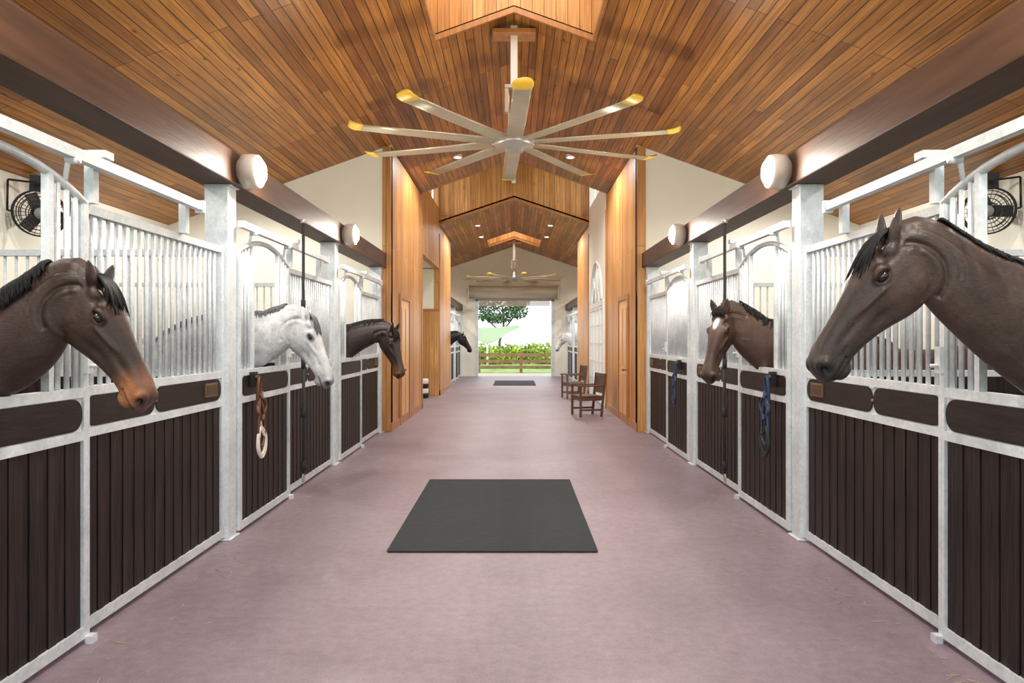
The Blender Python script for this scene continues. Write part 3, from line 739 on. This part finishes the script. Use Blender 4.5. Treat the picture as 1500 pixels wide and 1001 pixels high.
    for q in (-1,1): b.ell((ex,q*.082,ez),(.027,.026,.021),Mx=Mx)
    b.build('eyes',[M_eye],parent=e)
    b=B(); rnd=random.Random(len(name)*13+int(d*10))
    NN=catmull(NP[:-1],120)
    for k in range(nlocks):
        t=.12+.88*rnd.random(); i=min(118,int(t*119)); q=NN[i]; T_=Vector(NN[i+1][:3])-Vector(NN[i][:3]); T_.normalize()
        Lt=T_.cross(Vector((0,0,1))).normalized(); U=Lt.cross(T_)
        isn=rnd.random()<near
        sd=mane_side*(-.6 if isn else 1)
        am=maneang*rnd.uniform(.5,1.15); P=[];dr=rnd.uniform(-.07,.03)-.03; lf=rnd.uniform(.01,.05); ex_=.022*max(0,(t-.62)/.38)
        for j in range(9):
            a=(j/8)*am*sd-.10*sd; f=1.0+lf*(1 if j<4 else .8)
            P.append(Vector(q[:3])+U*(q[3]*math.cos(a)*f+ex_)+Lt*q[4]*math.sin(a)*(f+.07+.12*ex_/.022)+T_*dr*(j/8)**1.3)
        rd=rnd.uniform(.006,.012)
        rr_=[rd*v for v in (.8,1,1.05,1,.95,.8,.6,.35,.08)]
        b.loft(P,rr_,[v*.7 for v in rr_],n=5,ref=(1,.2,.1))
    for k in range(60):
        y0=rnd.uniform(-.04,.04); ln=rnd.uniform(.08,.20)*mlen*(.35 if star is not None else 1); sp=y0*1.8+rnd.uniform(-.02,.02)
        P=[Mx@Vector((-.05,y0*.6,.006)),Mx@Vector((.0,y0,.034)),Mx@Vector((.01+ln*.45,y0+(sp-y0)*.5,.042)),Mx@Vector((.01+ln,sp,.032-abs(sp)*.25))]
        b.loft([tuple(p) for p in catmull([tuple(p) for p in P],8)],[.007,.008,.008,.008,.007,.005,.003,.001],n=5,ref=(0,1,.1))
    for k in range(24):
        yy=rnd.uniform(-.05,.05)
        b.loft([tuple(p) for p in catmull([(-2.2,yy*.3,1.36),(-2.36,yy*.7,1.2),(-2.40,yy*1.5,.8),(-2.36,yy*1.2,.4)],8)],[.02,.02,.02,.018,.016,.012,.008,.002],n=5,ref=(1,0,0))
    b.build('mane_and_tail',[mat(name+'_hair',manecol,.55,var=.5,vscale=60,spec=.2)],parent=e)
    return e
make_horse('bay_horse',-1,3.05,(.445,.0,1.855),math.radians(60),0,(1.565,.220),(.044,.023,.017),(.050,.033,.028),(.005,.005,.006),1,voxel=.0065,mouthcol=(.36,.14,.06),maneang=1.15,nlocks=1200,hs=.90,drop=.08,lift=-.01,ear_dir=(-.70,.42,.50),ear_len=.75)
make_horse('bay_horse',1,3.0,(.66,.0,2.045),math.radians(54),0,(1.645,.262),(.054,.033,.026),(.022,.018,.018),(.006,.006,.007),1,voxel=.0065,mouthcol=(.035,.026,.023),maneang=.8,nlocks=1200,hs=1.03,lift=-.03,ear_dir=(-.80,.16,.45),ear_len=.80,mlen=1.15,near=.5)
make_horse('grey_horse',-1,6.3,(.41,.0,1.80),math.radians(65),0,(1.63,.235),(.52,.53,.54),(.13,.13,.15),(.10,.10,.11),1,voxel=.010,mouthcol=(.30,.29,.31),legcol=(.4,.4,.4),maneang=.8,nlocks=400,hs=1.0,drop=.16,lift=.0,ear_dir=(-.85,.2,.35),ear_len=.8)
make_horse('bay_horse',1,6.32,(.41,.08,1.85),math.radians(62),math.radians(42),(1.57,.23),(.066,.034,.024),(.022,.018,.018),(.008,.008,.008),-1,voxel=.010,mouthcol=(.09,.05,.033),star=(.13,.055),nlocks=300,lift=.0,ear_dir=(-.75,.25,.6))
make_horse('dark_bay_horse',-1,9.52,(.62,-.03,1.72),math.radians(70),math.radians(-28),(1.58,.22),(.030,.018,.014),(.03,.02,.018),(.008,.008,.008),1,voxel=.012,mouthcol=(.17,.075,.035),nlocks=200)
make_horse('black_horse',-1,23.75,(.52,0,1.75),math.radians(55),0,(1.6,.24),(.012,.011,.013),(.01,.01,.01),(.006,.006,.006),1,voxel=.016)
make_horse('grey_horse',1,26.9,(.42,0,1.75),math.radians(60),math.radians(20),(1.6,.24),(.6,.6,.6),(.3,.3,.3),(.5,.5,.5),1,voxel=.016,legcol=(.4,.4,.4))

# ------------------------------------------------------------ outside
b=B(); b.box(-80,80,-40,120,-.25,-.06); b.build('ground',[M_grass])
b=B(); b.box(-4,4,YF+.15,YF+2.6,-.06,-.01); b.build('paved_apron',[M_path])
b=B(); Y=34
for k in range(-5,6): b.box(k*2.1-.07+.35,k*2.1+.07+.35,Y-.07,Y+.07,-.06,.95)
for z in (.12,.42,.74): b.box(-11,11,Y-.11,Y-.07,z,z+.16)
b.build('paddock_fence',[M_fence])
def leaves(name,centers,n,size,mats,trunk=None):
    b=B()
    for i in range(n):
        c,r=centers[np.random.randint(len(centers))]
        v=np.random.normal(size=3); v/=np.linalg.norm(v); v*=np.random.rand()**.35
        p=np.array(c)+v*np.array(r)
        a=np.random.normal(size=3);a/=np.linalg.norm(a); q=np.cross(a,np.random.normal(size=3)); q/=np.linalg.norm(q)
        s_=size*(.6+.8*np.random.rand())
        b.add([p-a*s_,p+q*s_*.4,p+a*s_,p-q*s_*.4],[(0,1,2,3)],0)
    if trunk:
        for P,r in trunk: b.loft([tuple(p) for p in catmull(P,10)],list(np.linspace(r,r*.45,10)),n=8,m=1,ref=(1,0,0))
    return b.build(name,mats,recalc=False)
leaves('shade_tree',[((-1.2,52,4.4),(2.2,2,1.1)),((-2.6,52,3.9),(1.4,1.6,.8)),((.1,52,3.8),(1.0,1.6,.7)),((-1.4,52,3.2),(1.3,1.4,.4)),((.5,53,4.6),(.8,1,.6)),((-3.8,53,4.6),(1.5,1,1)),((-2,53,5.2),(2,1,.8))],4200,.13,[M_leaf,M_bark],
  [([(-1.0,52,-.1),(-1.1,52,1.4),(-.8,52,2.6),(-.9,52,4.2)],.13),([(-.9,52,2.2),(-.1,52,3.2),(.3,52,4.0)],.07),([(-1.0,52,2.1),(-1.9,52,3.0),(-2.6,52,4.0)],.07)])
hc=[((x,45+random.random()*1.5,.45+.25*random.random()),(.7,.6,.65+.25*random.random())) for x in np.arange(-9,10,.7)]
leaves('hedge',hc,9000,.16,[M_hedge])
leaves('courtyard_shrub',[((3.1,18.8,1.0),(.6,.4,1.0)),((4.1,18.7,1.4),(.7,.4,1.3)),((3.3,18.8,2.6),(.8,.4,.9)),((5.0,18.7,1.2),(.6,.4,1.2))],3000,.11,[M_leaf,M_bark],[([(3.3,18.8,-.06),(3.35,18.8,1.2),(3.3,18.8,2.6)],.05)])
b=B(); n=14; P=[]
for i in range(n+1):
    for j in range(n+1):
        u=i/n*2-1; v=j/n*2-1
        P.append((-1.6+u*1.9,41+v*1.6,2.15+.15*(abs(u)**2+abs(v)**2) -.85*math.exp(-(u*u+v*v)*3)))
b.add(P,[(i*(n+1)+j,i*(n+1)+j+1,(i+1)*(n+1)+j+1,(i+1)*(n+1)+j) for i in range(n) for j in range(n)],0,True)
b.cyl((-1.6,41,-.06),(-1.6,41,1.45),.06,10,1)
b.build('shade_umbrella',[M_sail,M_white])

b=B()
for k in range(240):
    s=random.choice((-1,1)); x=s*(2.17-abs(random.gauss(0,.16))); y=random.uniform(2.2,11.5); a=random.uniform(0,pi); l=random.uniform(.01,.04)
    b.cyl((x-l*math.cos(a),y-l*math.sin(a),.003),(x+l*math.cos(a),y+l*math.sin(a),.004),.0015,4)
b.build('straw_wisps',[M_straw])
b=B(); b.box(-.07,.05,YD-.1,YD-.03,6.02,6.18); b.build('motion_sensor',[M_white],bevel=.01)

# ------------------------------------------------------------ world & camera
w=bpy.data.worlds.new('World'); scene.world=w; w.use_nodes=True
bg=w.node_tree.nodes['Background']; bg.inputs['Color'].default_value=(.90,.95,1,1); bg.inputs['Strength'].default_value=2.1
cam=bpy.data.cameras.new('camera'); co_=bpy.data.objects.new('camera',cam); scene.collection.objects.link(co_)
co_.location=(0,0,1.6); co_.rotation_euler=(pi/2,0,0); cam.sensor_width=36; cam.lens=24
cam.shift_x=-.002; cam.shift_y=-.0023; cam.clip_end=500
scene.camera=co_
